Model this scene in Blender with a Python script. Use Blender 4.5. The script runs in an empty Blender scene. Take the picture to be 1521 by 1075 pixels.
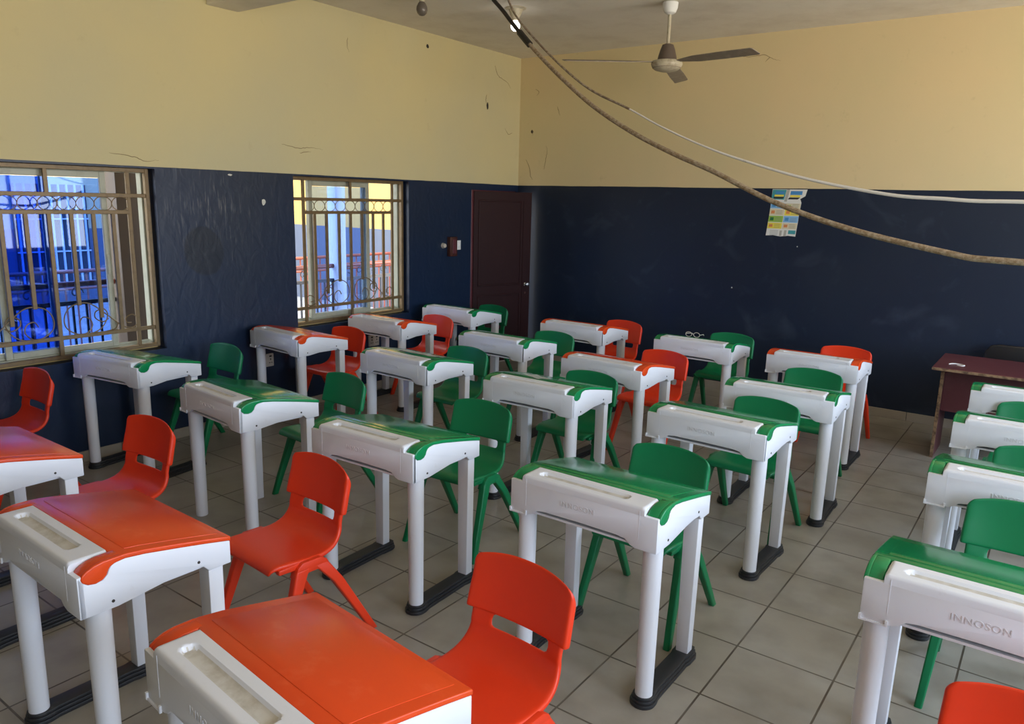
import bpy, bmesh, math, random
from mathutils import Vector, Matrix
random.seed(7)
SC = bpy.context.scene
COL = SC.collection
PI = math.pi

# ------------------------------------------------------------ camera
cam = bpy.data.cameras.new('camera'); camo = bpy.data.objects.new('camera', cam); COL.objects.link(camo)
cam.sensor_fit = 'HORIZONTAL'; cam.sensor_width = 36.0; cam.lens = 1127.74 / 1521 * 36.0
cam.clip_start = 0.05; cam.clip_end = 200
camo.matrix_world = Matrix(((0.8069, -0.1428, 0.5732, 0.0),
                            (0.5902, 0.1546, -0.7923, 0.0),
                            (0.0245, 0.9776, 0.2091, 1.87),
                            (0, 0, 0, 1)))
SC.camera = camo
# ------------------------------------------------------------ world, view
w = bpy.data.worlds.new('sky'); SC.world = w; w.use_nodes = True
bg = w.node_tree.nodes['Background']
tcw = w.node_tree.nodes.new('ShaderNodeTexCoord'); spw = w.node_tree.nodes.new('ShaderNodeSeparateXYZ'); rmp = w.node_tree.nodes.new('ShaderNodeValToRGB')
rmp.color_ramp.elements[0].position = 0.49; rmp.color_ramp.elements[0].color = (1.0, 0.91, 0.79, 1)      # warm glow below the horizon, added to brighten ceiling and upper walls
rmp.color_ramp.elements[1].position = 0.51; rmp.color_ramp.elements[1].color = (0.68, 0.81, 1.0, 1)      # bright hazy sky
maw = w.node_tree.nodes.new('ShaderNodeMath'); maw.operation = 'MULTIPLY_ADD'; maw.inputs[1].default_value = 0.5; maw.inputs[2].default_value = 0.5
w.node_tree.links.new(tcw.outputs['Generated'], spw.inputs[0]); w.node_tree.links.new(spw.outputs['Z'], maw.inputs[0])
w.node_tree.links.new(maw.outputs[0], rmp.inputs[0]); w.node_tree.links.new(rmp.outputs[0], bg.inputs['Color'])
bg.inputs['Strength'].default_value = 2.0
SC.view_settings.view_transform = 'Standard'; SC.view_settings.look = 'None'
SC.view_settings.gamma = 1.0; SC.view_settings.use_curve_mapping = False
SC.view_settings.exposure = 2.58
SC.cycles.max_bounces = 10; SC.cycles.diffuse_bounces = 6; SC.cycles.transparent_max_bounces = 16
SC.cycles.sample_clamp_indirect = 6.0

XL, XR, YB, YF, ZC, ZP = -5.38, 2.75, 7.47, -3.0, 3.446, 2.036
SILL, HEAD = 0.715, 2.022
WIN = [(1.60, 3.01), (4.222, 5.62)]           # windows in the left wall
RWIN = [(-1.3, 0.3), (1.1, 3.3), (4.1, 6.5)]  # openings in the right wall
RS, RH = 0.85, 3.0

def portal(x, y0, y1, z0, z1, sign):
    l = bpy.data.lights.new('window_portal', 'AREA'); l.shape = 'RECTANGLE'; l.size = z1 - z0; l.size_y = y1 - y0
    l.cycles.is_portal = True
    o = bpy.data.objects.new('window_portal', l); COL.objects.link(o)
    o.location = (x, (y0 + y1) / 2, (z0 + z1) / 2); o.rotation_euler = (0, sign * PI / 2, 0)
for a, b in RWIN: portal(XR + 0.22, a, b, RS, RH, 1)

# ------------------------------------------------------------ materials
def mat(name, color, rough=0.5, spec=0.5, metal=0.0, noise=None, bump=None, emis=None, coat=0.0):
    """noise=(scale, colour2, lo, hi); bump=(scale, strength, dist)"""
    m = bpy.data.materials.new(name); m.use_nodes = True
    nt = m.node_tree; b = nt.nodes['Principled BSDF']
    b.inputs['Base Color'].default_value = (*color, 1); b.inputs['Roughness'].default_value = rough
    b.inputs['Specular IOR Level'].default_value = spec; b.inputs['Metallic'].default_value = metal
    b.inputs['Coat Weight'].default_value = coat
    tc = nt.nodes.new('ShaderNodeTexCoord')
    if noise:
        sc, c2, lo, hi = noise[:4]
        n = nt.nodes.new('ShaderNodeTexNoise'); n.inputs['Scale'].default_value = sc; n.inputs['Detail'].default_value = 6
        n.inputs['Roughness'].default_value = 0.65
        nt.links.new(tc.outputs['Object'], n.inputs['Vector'])
        mr = nt.nodes.new('ShaderNodeMapRange'); mr.inputs['From Min'].default_value = lo; mr.inputs['From Max'].default_value = hi
        nt.links.new(n.outputs['Fac'], mr.inputs['Value'])
        mx = nt.nodes.new('ShaderNodeMix'); mx.data_type = 'RGBA'
        mx.inputs['A'].default_value = (*color, 1); mx.inputs['B'].default_value = (*c2, 1)
        nt.links.new(mr.outputs['Result'], mx.inputs['Factor']); nt.links.new(mx.outputs['Result'], b.inputs['Base Color'])
    if bump:
        n = nt.nodes.new('ShaderNodeTexNoise'); n.inputs['Scale'].default_value = bump[0]; n.inputs['Detail'].default_value = 5
        nt.links.new(tc.outputs['Object'], n.inputs['Vector'])
        bp = nt.nodes.new('ShaderNodeBump'); bp.inputs['Strength'].default_value = bump[1]; bp.inputs['Distance'].default_value = bump[2]
        nt.links.new(n.outputs['Fac'], bp.inputs['Height']); nt.links.new(bp.outputs['Normal'], b.inputs['Normal'])
    if emis:
        b.inputs['Emission Color'].default_value = (*emis[0], 1); b.inputs['Emission Strength'].default_value = emis[1]
    return m

M = {}
M['white'] = mat('white_plastic', (0.72, 0.735, 0.775), 0.38, 0.45, noise=(9, (0.58, 0.56, 0.55), 0.60, 0.92), bump=(35, 0.03, 0.002))
M['emboss'] = mat('embossed_white_plastic', (0.65, 0.655, 0.68), 0.5)
M['groove'] = mat('groove_white_plastic', (0.62, 0.60, 0.55), 0.5, noise=(14, (0.42, 0.38, 0.30), 0.45, 0.75))  # tray groove coloured darker and browner than the desk body
M['green'] = mat('green_plastic', (0.004, 0.215, 0.066), 0.17, 0.5, noise=(5, (0.03, 0.27, 0.11), 0.55, 0.85), bump=(60, 0.04, 0.001))
M['red'] = mat('orange_red_plastic', (0.69, 0.062, 0.008), 0.27, 0.45, noise=(6, (0.76, 0.115, 0.035), 0.58, 0.85), bump=(60, 0.04, 0.001))
M['greenc'] = mat('green_chair_plastic', (0.003, 0.175, 0.062), 0.36, 0.4, bump=(140, 0.05, 0.001))
M['redc'] = mat('red_chair_plastic', (0.74, 0.042, 0.009), 0.36, 0.4, bump=(140, 0.05, 0.001))
M['black'] = mat('black_rubber', (0.018, 0.019, 0.022), 0.45, 0.5, noise=(12, (0.07, 0.065, 0.06), 0.6, 0.8))
M['screw'] = mat('dark_screw', (0.05, 0.045, 0.04), 0.4, metal=0.6)
M['iron'] = mat('bronze_painted_iron', (0.19, 0.125, 0.055), 0.42, 0.5, metal=0.25, noise=(20, (0.11, 0.07, 0.033), 0.5, 0.8))
M['alu'] = mat('cream_aluminium', (0.40, 0.40, 0.30), 0.4, 0.5, noise=(8, (0.28, 0.26, 0.18), 0.5, 0.8))
M['reveal'] = mat('yellow_reveal_paint', (0.62, 0.42, 0.14), 0.7, noise=(6, (0.36, 0.25, 0.11), 0.5, 0.75))
M['door'] = mat('maroon_door_paint', (0.020, 0.0028, 0.0030), 0.5, 0.25, noise=(4, (0.03, 0.008, 0.008), 0.55, 0.8))
M['maroon'] = mat('maroon_laminate', (0.105, 0.028, 0.034), 0.36, 0.5, noise=(3, (0.16, 0.06, 0.06), 0.5, 0.8))
M['rawwood'] = mat('worn_wood_edge', (0.27, 0.17, 0.09), 0.7, noise=(30, (0.10, 0.055, 0.03), 0.45, 0.6))
M['tile'] = mat('beige_skirting_tile', (0.36, 0.32, 0.26), 0.4, noise=(6, (0.28, 0.24, 0.19), 0.5, 0.8))
M['fanw'] = mat('aged_cream_enamel', (0.50, 0.45, 0.33), 0.4, noise=(18, (0.30, 0.25, 0.17), 0.5, 0.7))
M['fanb'] = mat('dusty_fan_blade', (0.25, 0.21, 0.165), 0.5, noise=(14, (0.36, 0.31, 0.24), 0.5, 0.7))
M['fand'] = mat('fan_motor_brown', (0.12, 0.09, 0.07), 0.45)
M['rope'] = mat('brown_weathered_cable', (0.24, 0.165, 0.09), 0.8, noise=(45, (0.42, 0.34, 0.24), 0.42, 0.62), bump=(120, 0.4, 0.004))
M['wiredark'] = mat('dirty_wire', (0.17, 0.12, 0.075), 0.7, noise=(40, (0.33, 0.27, 0.2), 0.45, 0.6))
M['wirewhite'] = mat('white_wire', (0.66, 0.63, 0.58), 0.5, noise=(9, (0.28, 0.23, 0.18), 0.62, 0.7))
M['tape'] = mat('black_tape', (0.02, 0.017, 0.014), 0.5)
M['bulb'] = mat('lit_bulb', (1, 1, 1), 0.3, emis=((1, 0.98, 0.95), 0.9))
M['bulboff'] = mat('unlit_bulb', (0.13, 0.11, 0.09), 0.3)
M['socket'] = mat('ivory_socket', (0.50, 0.45, 0.38), 0.4)
M['hole'] = mat('dark_hole', (0.02, 0.018, 0.015), 0.8)
M['chip'] = mat('bare_plaster_chip', (0.62, 0.62, 0.54), 0.9)
M['stain'] = mat('brown_stain', (0.24, 0.175, 0.09), 0.9)
M['brownbox'] = mat('brown_bakelite', (0.065, 0.022, 0.016), 0.35)
M['silver'] = mat('chrome', (0.6, 0.6, 0.6), 0.2, metal=1.0)
M['paper'] = mat('white_paper', (0.76, 0.77, 0.75), 0.8)
M['blackp'] = mat('black_plastic', (0.012, 0.012, 0.014), 0.35)
M['railred'] = mat('red_brown_rail', (0.33, 0.085, 0.05), 0.4)
M['railblk'] = mat('black_railing', (0.03, 0.028, 0.035), 0.45)
M['yellow'] = mat('yellow_outside_wall', (0.55, 0.32, 0.085), 0.8, noise=(2, (0.49, 0.28, 0.075), 0.4, 0.8))
M['yellow2'] = mat('cream_outside_wall', (0.56, 0.42, 0.22), 0.8)
M['greyblue'] = mat('grey_outside_dado', (0.10, 0.11, 0.14), 0.8)
M['outwhite'] = mat('white_outside_paint', (0.50, 0.50, 0.49), 0.7)
M['outpale'] = mat('pale_pillar_paint', (0.78, 0.78, 0.78), 0.6)
M['outbrown'] = mat('brown_outside_paint', (0.085, 0.058, 0.04), 0.55)
M['concrete'] = mat('outside_concrete', (0.28, 0.265, 0.245), 0.85, noise=(3, (0.22, 0.205, 0.185), 0.4, 0.7))
M['leaf'] = mat('leaves', (0.10, 0.20, 0.03), 0.6)
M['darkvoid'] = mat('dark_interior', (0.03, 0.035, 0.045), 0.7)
for k, c in dict(p_blue=(0.06, 0.25, 0.55), p_lblue=(0.22, 0.47, 0.75), p_yel=(0.78, 0.66, 0.08), p_grn=(0.30, 0.50, 0.08), p_dgrn=(0.02, 0.16, 0.05),
                 p_org=(0.66, 0.25, 0.09), p_cream=(0.66, 0.60, 0.42), p_teal=(0.05, 0.32, 0.36), p_blk=(0.03, 0.03, 0.03), p_ink=(0.20, 0.22, 0.22), p_grey=(0.42, 0.42, 0.38), p_white=(0.72, 0.73, 0.70)).items():
    M[k] = mat('poster_' + k[2:], c, 0.6)

def glass(name, tint, refl):
    m = bpy.data.materials.new(name); m.use_nodes = True; nt = m.node_tree; nt.nodes.clear()
    out = nt.nodes.new('ShaderNodeOutputMaterial'); t = nt.nodes.new('ShaderNodeBsdfTransparent'); t.inputs[0].default_value = (*tint, 1)
    g = nt.nodes.new('ShaderNodeBsdfGlossy'); g.inputs['Roughness'].default_value = 0.02; g.inputs[0].default_value = (*refl, 1)
    lw = nt.nodes.new('ShaderNodeLayerWeight'); lw.inputs[0].default_value = 0.5
    pw = nt.nodes.new('ShaderNodeMath'); pw.operation = 'POWER'; nt.links.new(lw.outputs['Facing'], pw.inputs[0]); pw.inputs[1].default_value = 5.0
    fr = nt.nodes.new('ShaderNodeMath'); fr.operation = 'MULTIPLY_ADD'; nt.links.new(pw.outputs[0], fr.inputs[0]); fr.inputs[1].default_value = 0.9; fr.inputs[2].default_value = 0.04
    mx = nt.nodes.new('ShaderNodeMixShader')
    nt.links.new(fr.outputs[0], mx.inputs[0]); nt.links.new(t.outputs[0], mx.inputs[1]); nt.links.new(g.outputs[0], mx.inputs[2])
    nt.links.new(mx.outputs[0], out.inputs[0]); return m
M['glassblue'] = glass('deep_blue_tinted_glass', (0.30, 0.47, 0.86), (0.7, 0.85, 1))
M['glasslight'] = glass('light_blue_tinted_glass', (0.76, 0.84, 0.99), (0.7, 0.85, 1))

def wall_mat(name, plaster):
    """cream above the paint line, glossy navy below it; plaster=roughness of the navy trowel marks"""
    m = bpy.data.materials.new(name); m.use_nodes = True; nt = m.node_tree; N = nt.nodes.new; L = nt.links.new
    b = nt.nodes['Principled BSDF']; tc = N('ShaderNodeTexCoord'); sp = N('ShaderNodeSeparateXYZ'); L(tc.outputs['Object'], sp.inputs[0])
    nz = N('ShaderNodeTexNoise'); nz.inputs['Scale'].default_value = 2.2; nz.inputs['Detail'].default_value = 3; L(tc.outputs['Object'], nz.inputs['Vector'])
    ma = N('ShaderNodeMath'); ma.operation = 'MULTIPLY_ADD'; L(nz.outputs['Fac'], ma.inputs[0]); ma.inputs[1].default_value = 0.012; L(sp.outputs['Z'], ma.inputs[2])
    gt = N('ShaderNodeMath'); gt.operation = 'GREATER_THAN'; gt.inputs[1].default_value = ZP + 0.006; L(ma.outputs[0], gt.inputs[0])
    def mixc(a, bb, fac, lo, hi):
        mr = N('ShaderNodeMapRange'); mr.inputs['From Min'].default_value = lo; mr.inputs['From Max'].default_value = hi; L(fac, mr.inputs['Value'])
        mx = N('ShaderNodeMix'); mx.data_type = 'RGBA'
        for s, c in (('A', a), ('B', bb)):
            if isinstance(c, tuple): mx.inputs[s].default_value = (*c, 1)
            else: L(c, mx.inputs[s])
        L(mr.outputs['Result'], mx.inputs['Factor']); return mx.outputs['Result']
    n1 = N('ShaderNodeTexNoise'); n1.inputs['Scale'].default_value = 0.9; n1.inputs['Detail'].default_value = 5; L(tc.outputs['Object'], n1.inputs['Vector'])
    n2 = N('ShaderNodeTexNoise'); n2.inputs['Scale'].default_value = 7; n2.inputs['Detail'].default_value = 8; n2.inputs['Roughness'].default_value = 0.7; L(tc.outputs['Object'], n2.inputs['Vector'])
    mp = N('ShaderNodeMapping'); mp.inputs['Scale'].default_value = (6, 6, 3.6); L(tc.outputs['Object'], mp.inputs['Vector'])
    n3 = N('ShaderNodeTexNoise'); n3.inputs['Scale'].default_value = 1.6; n3.inputs['Detail'].default_value = 7; n3.inputs['Distortion'].default_value = 0.9; L(mp.outputs[0], n3.inputs['Vector'])
    cream = mixc((0.59, 0.51, 0.27), (0.53, 0.48, 0.29), n1.outputs['Fac'], 0.35, 0.7) if plaster else mixc((0.68, 0.545, 0.31), (0.61, 0.53, 0.30), n1.outputs['Fac'], 0.35, 0.7)
    cream = mixc(cream, (0.42, 0.35, 0.19), n2.outputs['Fac'], 0.62, 1.05)
    navy = mixc((0.0035, 0.0150, 0.047) if plaster else (0.0032, 0.0115, 0.034), (0.0085, 0.0175, 0.038), n1.outputs['Fac'], 0.42, 0.72)
    navy = mixc(navy, (0.04, 0.062, 0.10), n2.outputs['Fac'], 0.60, 1.08)
    if not plaster:   # rubbed chalk smudges
        n5 = N('ShaderNodeTexNoise'); n5.inputs['Scale'].default_value = 2.6; n5.inputs['Detail'].default_value = 4; n5.inputs['Distortion'].default_value = 0.8; L(tc.outputs['Object'], n5.inputs['Vector'])
        navy = mixc(navy, (0.034, 0.048, 0.078), n5.outputs['Fac'], 0.56, 0.86)
    if plaster:   # scraped streaks around a smooth filled patch
        def blob(cy, cz, ry, rz, soft):
            mpb = N('ShaderNodeMapping'); mpb.vector_type = 'TEXTURE'; mpb.inputs['Location'].default_value = (XL, cy, cz); mpb.inputs['Scale'].default_value = (1, ry, rz); L(tc.outputs['Object'], mpb.inputs[0])
            dv = N('ShaderNodeVectorMath'); dv.operation = 'LENGTH'; L(mpb.outputs[0], dv.inputs[0])
            ad = N('ShaderNodeMath'); ad.operation = 'MULTIPLY_ADD'; L(nz.outputs['Fac'], ad.inputs[0]); ad.inputs[1].default_value = 0.5; L(dv.outputs['Value'], ad.inputs[2])
            m2 = N('ShaderNodeMapRange'); m2.inputs['From Min'].default_value = 1.25; m2.inputs['From Max'].default_value = 1.25 - soft; L(ad.outputs[0], m2.inputs['Value']); return m2.outputs['Result']
        ms = N('ShaderNodeMapping'); ms.inputs['Scale'].default_value = (1, 42, 5); L(tc.outputs['Object'], ms.inputs[0])
        ns = N('ShaderNodeTexNoise'); ns.inputs['Scale'].default_value = 1.3; ns.inputs['Detail'].default_value = 5; L(ms.outputs[0], ns.inputs['Vector'])
        sr = N('ShaderNodeMapRange'); sr.inputs['From Min'].default_value = 0.55; sr.inputs['From Max'].default_value = 0.75; L(ns.outputs['Fac'], sr.inputs['Value'])
        mu = N('ShaderNodeMath'); mu.operation = 'MULTIPLY'; L(sr.outputs['Result'], mu.inputs[0]); L(blob(3.45, 1.68, 0.50, 0.42, 0.9), mu.inputs[1])
        x1_ = N('ShaderNodeMix'); x1_.data_type = 'RGBA'; L(mu.outputs[0], x1_.inputs['Factor']); L(navy, x1_.inputs['A']); x1_.inputs['B'].default_value = (0.17, 0.17, 0.175, 1)
        x2_ = N('ShaderNodeMix'); x2_.data_type = 'RGBA'; L(blob(3.36, 1.42, 0.17, 0.19, 0.08), x2_.inputs['Factor']); L(x1_.outputs['Result'], x2_.inputs['A']); x2_.inputs['B'].default_value = (0.003, 0.009, 0.022, 1)
        navy = x2_.outputs['Result']
    col = N('ShaderNodeMix'); col.data_type = 'RGBA'; L(gt.outputs[0], col.inputs['Factor']); L(navy, col.inputs['A']); L(cream, col.inputs['B'])
    L(col.outputs['Result'], b.inputs['Base Color'])
    rr = N('ShaderNodeMix'); rr.data_type = 'FLOAT'; L(gt.outputs[0], rr.inputs[0]); rr.inputs[2].default_value = 0.40 if plaster else 0.48; rr.inputs[3].default_value = 0.75
    L(rr.outputs[0], b.inputs['Roughness'])
    bp = N('ShaderNodeBump'); bp.inputs['Distance'].default_value = 0.012
    st = N('ShaderNodeMix'); st.data_type = 'FLOAT'; L(gt.outputs[0], st.inputs[0]); st.inputs[2].default_value = 0.33 if plaster else 0.12; st.inputs[3].default_value = 0.12
    L(st.outputs[0], bp.inputs['Strength']); L((n3 if plaster else n2).outputs['Fac'], bp.inputs['Height']); L(bp.outputs[0], b.inputs['Normal'])
    return m
M['wall_left'] = wall_mat('wall_paint_trowelled', True)
M['wall'] = wall_mat('wall_paint', False)
M['ceil'] = mat('ceiling_paint', (0.76, 0.72, 0.63), 0.85, noise=(2.5, (0.62, 0.57, 0.48), 0.45, 0.8), bump=(6, 0.1, 0.01))

def floor_mat():
    m = bpy.data.materials.new('grey_floor_tiles'); m.use_nodes = True; nt = m.node_tree; N = nt.nodes.new; L = nt.links.new
    b = nt.nodes['Principled BSDF']; tc = N('ShaderNodeTexCoord'); mp = N('ShaderNodeMapping')
    mp.inputs['Location'].default_value = (0.9247, -2.9998 + 0.4153 * 10, 0); L(tc.outputs['Object'], mp.inputs['Vector'])
    br = N('ShaderNodeTexBrick'); br.offset = 0.0; br.squash = 1.0
    br.inputs['Scale'].default_value = 1.0; br.inputs['Brick Width'].default_value = 0.3974; br.inputs['Row Height'].default_value = 0.4153
    br.inputs['Mortar Size'].default_value = 0.0045; br.inputs['Mortar Smooth'].default_value = 0.2; br.inputs['Bias'].default_value = 0.0
    br.inputs['Color1'].default_value = (0.335, 0.312, 0.265, 1); br.inputs['Color2'].default_value = (0.295, 0.275, 0.233, 1)
    br.inputs['Mortar'].default_value = (0.075, 0.058, 0.042, 1)
    L(mp.outputs[0], br.inputs['Vector'])
    n = N('ShaderNodeTexNoise'); n.inputs['Scale'].default_value = 5; n.inputs['Detail'].default_value = 8; L(tc.outputs['Object'], n.inputs['Vector'])
    mr = N('ShaderNodeMapRange'); mr.inputs['From Min'].default_value = 0.4; mr.inputs['From Max'].default_value = 0.9; L(n.outputs['Fac'], mr.inputs['Value'])
    mx = N('ShaderNodeMix'); mx.data_type = 'RGBA'; L(mr.outputs[0], mx.inputs['Factor']); L(br.outputs['Color'], mx.inputs['A']); mx.inputs['B'].default_value = (0.205, 0.185, 0.15, 1)
    L(mx.outputs['Result'], b.inputs['Base Color']); b.inputs['Roughness'].default_value = 0.34; b.inputs['Specular IOR Level'].default_value = 0.45
    inv = N('ShaderNodeMath'); inv.operation = 'SUBTRACT'; inv.inputs[0].default_value = 1; L(br.outputs['Fac'], inv.inputs[1])
    bp = N('ShaderNodeBump'); bp.inputs['Strength'].default_value = 0.5; bp.inputs['Distance'].default_value = 0.003; L(inv.outputs[0], bp.inputs['Height']); L(bp.outputs[0], b.inputs['Normal'])
    return m
M['floor'] = floor_mat()

# ------------------------------------------------------------ mesh helpers
def finish(bm, name, m, bevel=0.0, segs=2, smooth=True, angle=35):
    if bevel > 0:
        bmesh.ops.recalc_face_normals(bm, faces=bm.faces)
        es = [e for e in bm.edges if len(e.link_faces) == 2 and e.calc_face_angle(0) > math.radians(28)]
        bmesh.ops.bevel(bm, geom=es, offset=bevel, segments=segs, affect='EDGES', profile=0.5, clamp_overlap=True)
    bmesh.ops.recalc_face_normals(bm, faces=bm.faces)
    me = bpy.data.meshes.new(name); bm.to_mesh(me); bm.free()
    for mm in (m if isinstance(m, (list, tuple)) else [m]): me.materials.append(mm)
    if smooth:
        me.shade_smooth(); me.set_sharp_from_angle(angle=math.radians(angle))
    return me
def box(bm, x0, x1, y0, y1, z0, z1, mi=0):
    vs = [bm.verts.new((x, y, z)) for x in (x0, x1) for y in (y0, y1) for z in (z0, z1)]
    for f in ((0, 1, 3, 2), (4, 6, 7, 5), (0, 4, 5, 1), (2, 3, 7, 6), (0, 2, 6, 4), (1, 5, 7, 3)):
        bm.faces.new([vs[i] for i in f]).material_index = mi
    return vs
def prism(bm, pts, axis, a, b, mi=0):
    """extrude a 2D outline along axis: 'x' pts=(y,z); 'y' pts=(x,z); 'z' pts=(x,y)"""
    def P(p, t):
        return {'x': (t, p[0], p[1]), 'y': (p[0], t, p[1]), 'z': (p[0], p[1], t)}[axis]
    va = [bm.verts.new(P(p, a)) for p in pts]; vb = [bm.verts.new(P(p, b)) for p in pts]
    n = len(pts)
    bm.faces.new(va).material_index = mi; bm.faces.new(vb[::-1]).material_index = mi
    for i in range(n): bm.faces.new((va[i], vb[i], vb[(i + 1) % n], va[(i + 1) % n])).material_index = mi
def cone(bm, p0, p1, r0, r1, n=20, caps=True, mi=0):
    p0, p1 = Vector(p0), Vector(p1); d = (p1 - p0).normalized()
    u = d.orthogonal().normalized(); v = d.cross(u)
    ra = [bm.verts.new(p0 + (u * math.cos(2 * PI * i / n) + v * math.sin(2 * PI * i / n)) * r0) for i in range(n)]
    rb = [bm.verts.new(p1 + (u * math.cos(2 * PI * i / n) + v * math.sin(2 * PI * i / n)) * r1) for i in range(n)]
    for i in range(n): bm.faces.new((ra[i], ra[(i + 1) % n], rb[(i + 1) % n], rb[i])).material_index = mi
    if caps: bm.faces.new(ra[::-1]).material_index = mi; bm.faces.new(rb).material_index = mi
def tube(bm, pts, r, n=8, closed=False):
    pts = [Vector(p) for p in pts]; rings = []; N_ = len(pts); prev = None
    for i, p in enumerate(pts):
        if closed: d = pts[(i + 1) % N_] - pts[i - 1]
        else: d = pts[min(i + 1, N_ - 1)] - pts[max(i - 1, 0)]
        d.normalize()
        u = d.orthogonal().normalized() if prev is None else (prev - d * prev.dot(d)).normalized()
        prev = u; v = d.cross(u); rr = r(i / (N_ - 1)) if callable(r) else r
        rings.append([bm.verts.new(p + (u * math.cos(2 * PI * k / n) + v * math.sin(2 * PI * k / n)) * rr) for k in range(n)])
    for i in range(N_ if closed else N_ - 1):
        a, b = rings[i], rings[(i + 1) % N_]
        for k in range(n): bm.faces.new((a[k], a[(k + 1) % n], b[(k + 1) % n], b[k]))
    if not closed: bm.faces.new(rings[0][::-1]); bm.faces.new(rings[-1])
def lathe(bm, prof, n=32, c=(0, 0, 0), mi=0):
    rings = []
    for r, z in prof:
        rings.append([bm.verts.new((c[0] + r * math.cos(2 * PI * k / n), c[1] + r * math.sin(2 * PI * k / n), c[2] + z)) for k in range(n)])
    for a, b in zip(rings, rings[1:]):
        for k in range(n): bm.faces.new((a[k], a[(k + 1) % n], b[(k + 1) % n], b[k])).material_index = mi
    bm.faces.new(rings[0][::-1]).material_index = mi; bm.faces.new(rings[-1]).material_index = mi
def spline(pts, sub=8, closed=False):
    pts = [Vector(p) for p in pts]; n = len(pts); out = []
    for i in range(n if closed else n - 1):
        if closed: p0, p1, p2, p3 = pts[i - 1], pts[i], pts[(i + 1) % n], pts[(i + 2) % n]
        else: p0, p1, p2, p3 = pts[max(i - 1, 0)], pts[i], pts[i + 1], pts[min(i + 2, n - 1)]
        for k in range(sub):
            t = k / sub
            out.append(0.5 * ((2 * p1) + (-p0 + p2) * t + (2 * p0 - 5 * p1 + 4 * p2 - p3) * t * t + (-p0 + 3 * p1 - 3 * p2 + p3) * t ** 3))
    if not closed: out.append(pts[-1])
    return out

# ------------------------------------------------------------ object helpers
def obj(name, me, parent=None, loc=(0, 0, 0), rotz=0.0):
    o = bpy.data.objects.new(name, me); COL.objects.link(o); o.location = loc; o.rotation_euler = (0, 0, rotz)
    if parent: o.parent = parent
    return o
def tag(o, label, cat, group=None, kind=None):
    o['label'] = label; o['category'] = cat
    if group: o['group'] = group
    if kind: o['kind'] = kind
    return o
def thing(name, label, cat, loc=(0, 0, 0), rotz=0.0, group=None):
    return tag(obj(name, None, None, loc, rotz), label, cat, group)
def struct(name, me, label=None):
    o = obj(name, me); o['kind'] = 'structure'
    if label: o['label'] = label; o['category'] = name.split('_')[0]
    return o
def copy_tree(o, parent=None):
    c = o.copy(); COL.objects.link(c)
    if parent: c.parent = parent
    for ch in list(o.children): copy_tree(ch, c)
    return c

# ------------------------------------------------------------ room shell
bm = bmesh.new(); box(bm, XL - 0.2, XR + 0.2, YF - 0.2, YB + 0.2, -0.1, 0.0)
struct('floor', finish(bm, 'floor', M['floor'], smooth=False), 'grey square floor tiles with dark grout lines')
bm = bmesh.new(); box(bm, XL - 0.2, XR + 0.2, YF - 0.2, YB + 0.2, ZC, ZC + 0.15)
ceil = struct('ceiling', finish(bm, 'ceiling', M['ceil'], smooth=False), 'dusty off-white plaster ceiling')
T = 0.2
DY0, DY1, DZ = 6.60, 7.43, 1.965
bm = bmesh.new(); x0, x1 = XL - T, XL
ys = [YF - T] + [v for a in WIN for v in a]
box(bm, x0, x1, YF - T, WIN[0][0], 0, ZC); box(bm, x0, x1, WIN[0][1], WIN[1][0], 0, ZC); box(bm, x0, x1, WIN[1][1], DY0, 0, ZC); box(bm, x0, x1, DY1, YB + T, 0, ZC)
for a, b in WIN: box(bm, x0, x1, a, b, 0, SILL); box(bm, x0, x1, a, b, HEAD, ZC)
box(bm, x0, x1, DY0, DY1, DZ, ZC)
wl = struct('wall_left', finish(bm, 'wall_left', M['wall_left'], smooth=False), 'left wall, cream above and glossy navy below')
bm = bmesh.new(); box(bm, XL, XR + T, YB, YB + T, 0, ZC)
wb = struct('wall_back', finish(bm, 'wall_back', M['wall'], smooth=False), 'back wall, cream above and navy below')
bm = bmesh.new()
x0, x1 = XR, XR + T; prev = YF - T
for a, b in RWIN:
    box(bm, x0, x1, prev, a, 0, ZC); box(bm, x0, x1, a, b, 0, RS); box(bm, x0, x1, a, b, RH, ZC); prev = b
box(bm, x0, x1, prev, YB, 0, ZC)
struct('wall_right', finish(bm, 'wall_right', M['wall'], smooth=False))
bm = bmesh.new(); box(bm, XL, XR, YF - T, YF, 0, ZC)
struct('wall_front', finish(bm, 'wall_front', M['wall'], smooth=False))
# ceiling beam
bm = bmesh.new(); box(bm, XL, XR, 3.495, 3.765, 3.213, ZC)
struct('trim_1', finish(bm, 'beam', M['ceil'], 0.006, 1), 'plastered ceiling beam meeting the top of the left wall')
# skirting
bm = bmesh.new()
y = YF
while y < 6.5:
    y2 = min(y + 0.33, 6.58); box(bm, XL, XL + 0.012, y + 0.002, y2 - 0.002, 0, 0.075); y = y2
struct('baseboard_left', finish(bm, 'baseboard_left', M['tile'], 0.002, 1), 'beige tile skirting along the left wall')
bm = bmesh.new(); x = XL + 0.02
while x < XR:
    x2 = min(x + 0.3974, XR); box(bm, x + 0.002, x2 - 0.002, YB - 0.012, YB, 0, 0.08); x = x2
struct('baseboard_back', finish(bm, 'baseboard_back', M['tile'], 0.002, 1), 'beige tile skirting along the back wall')

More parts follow.
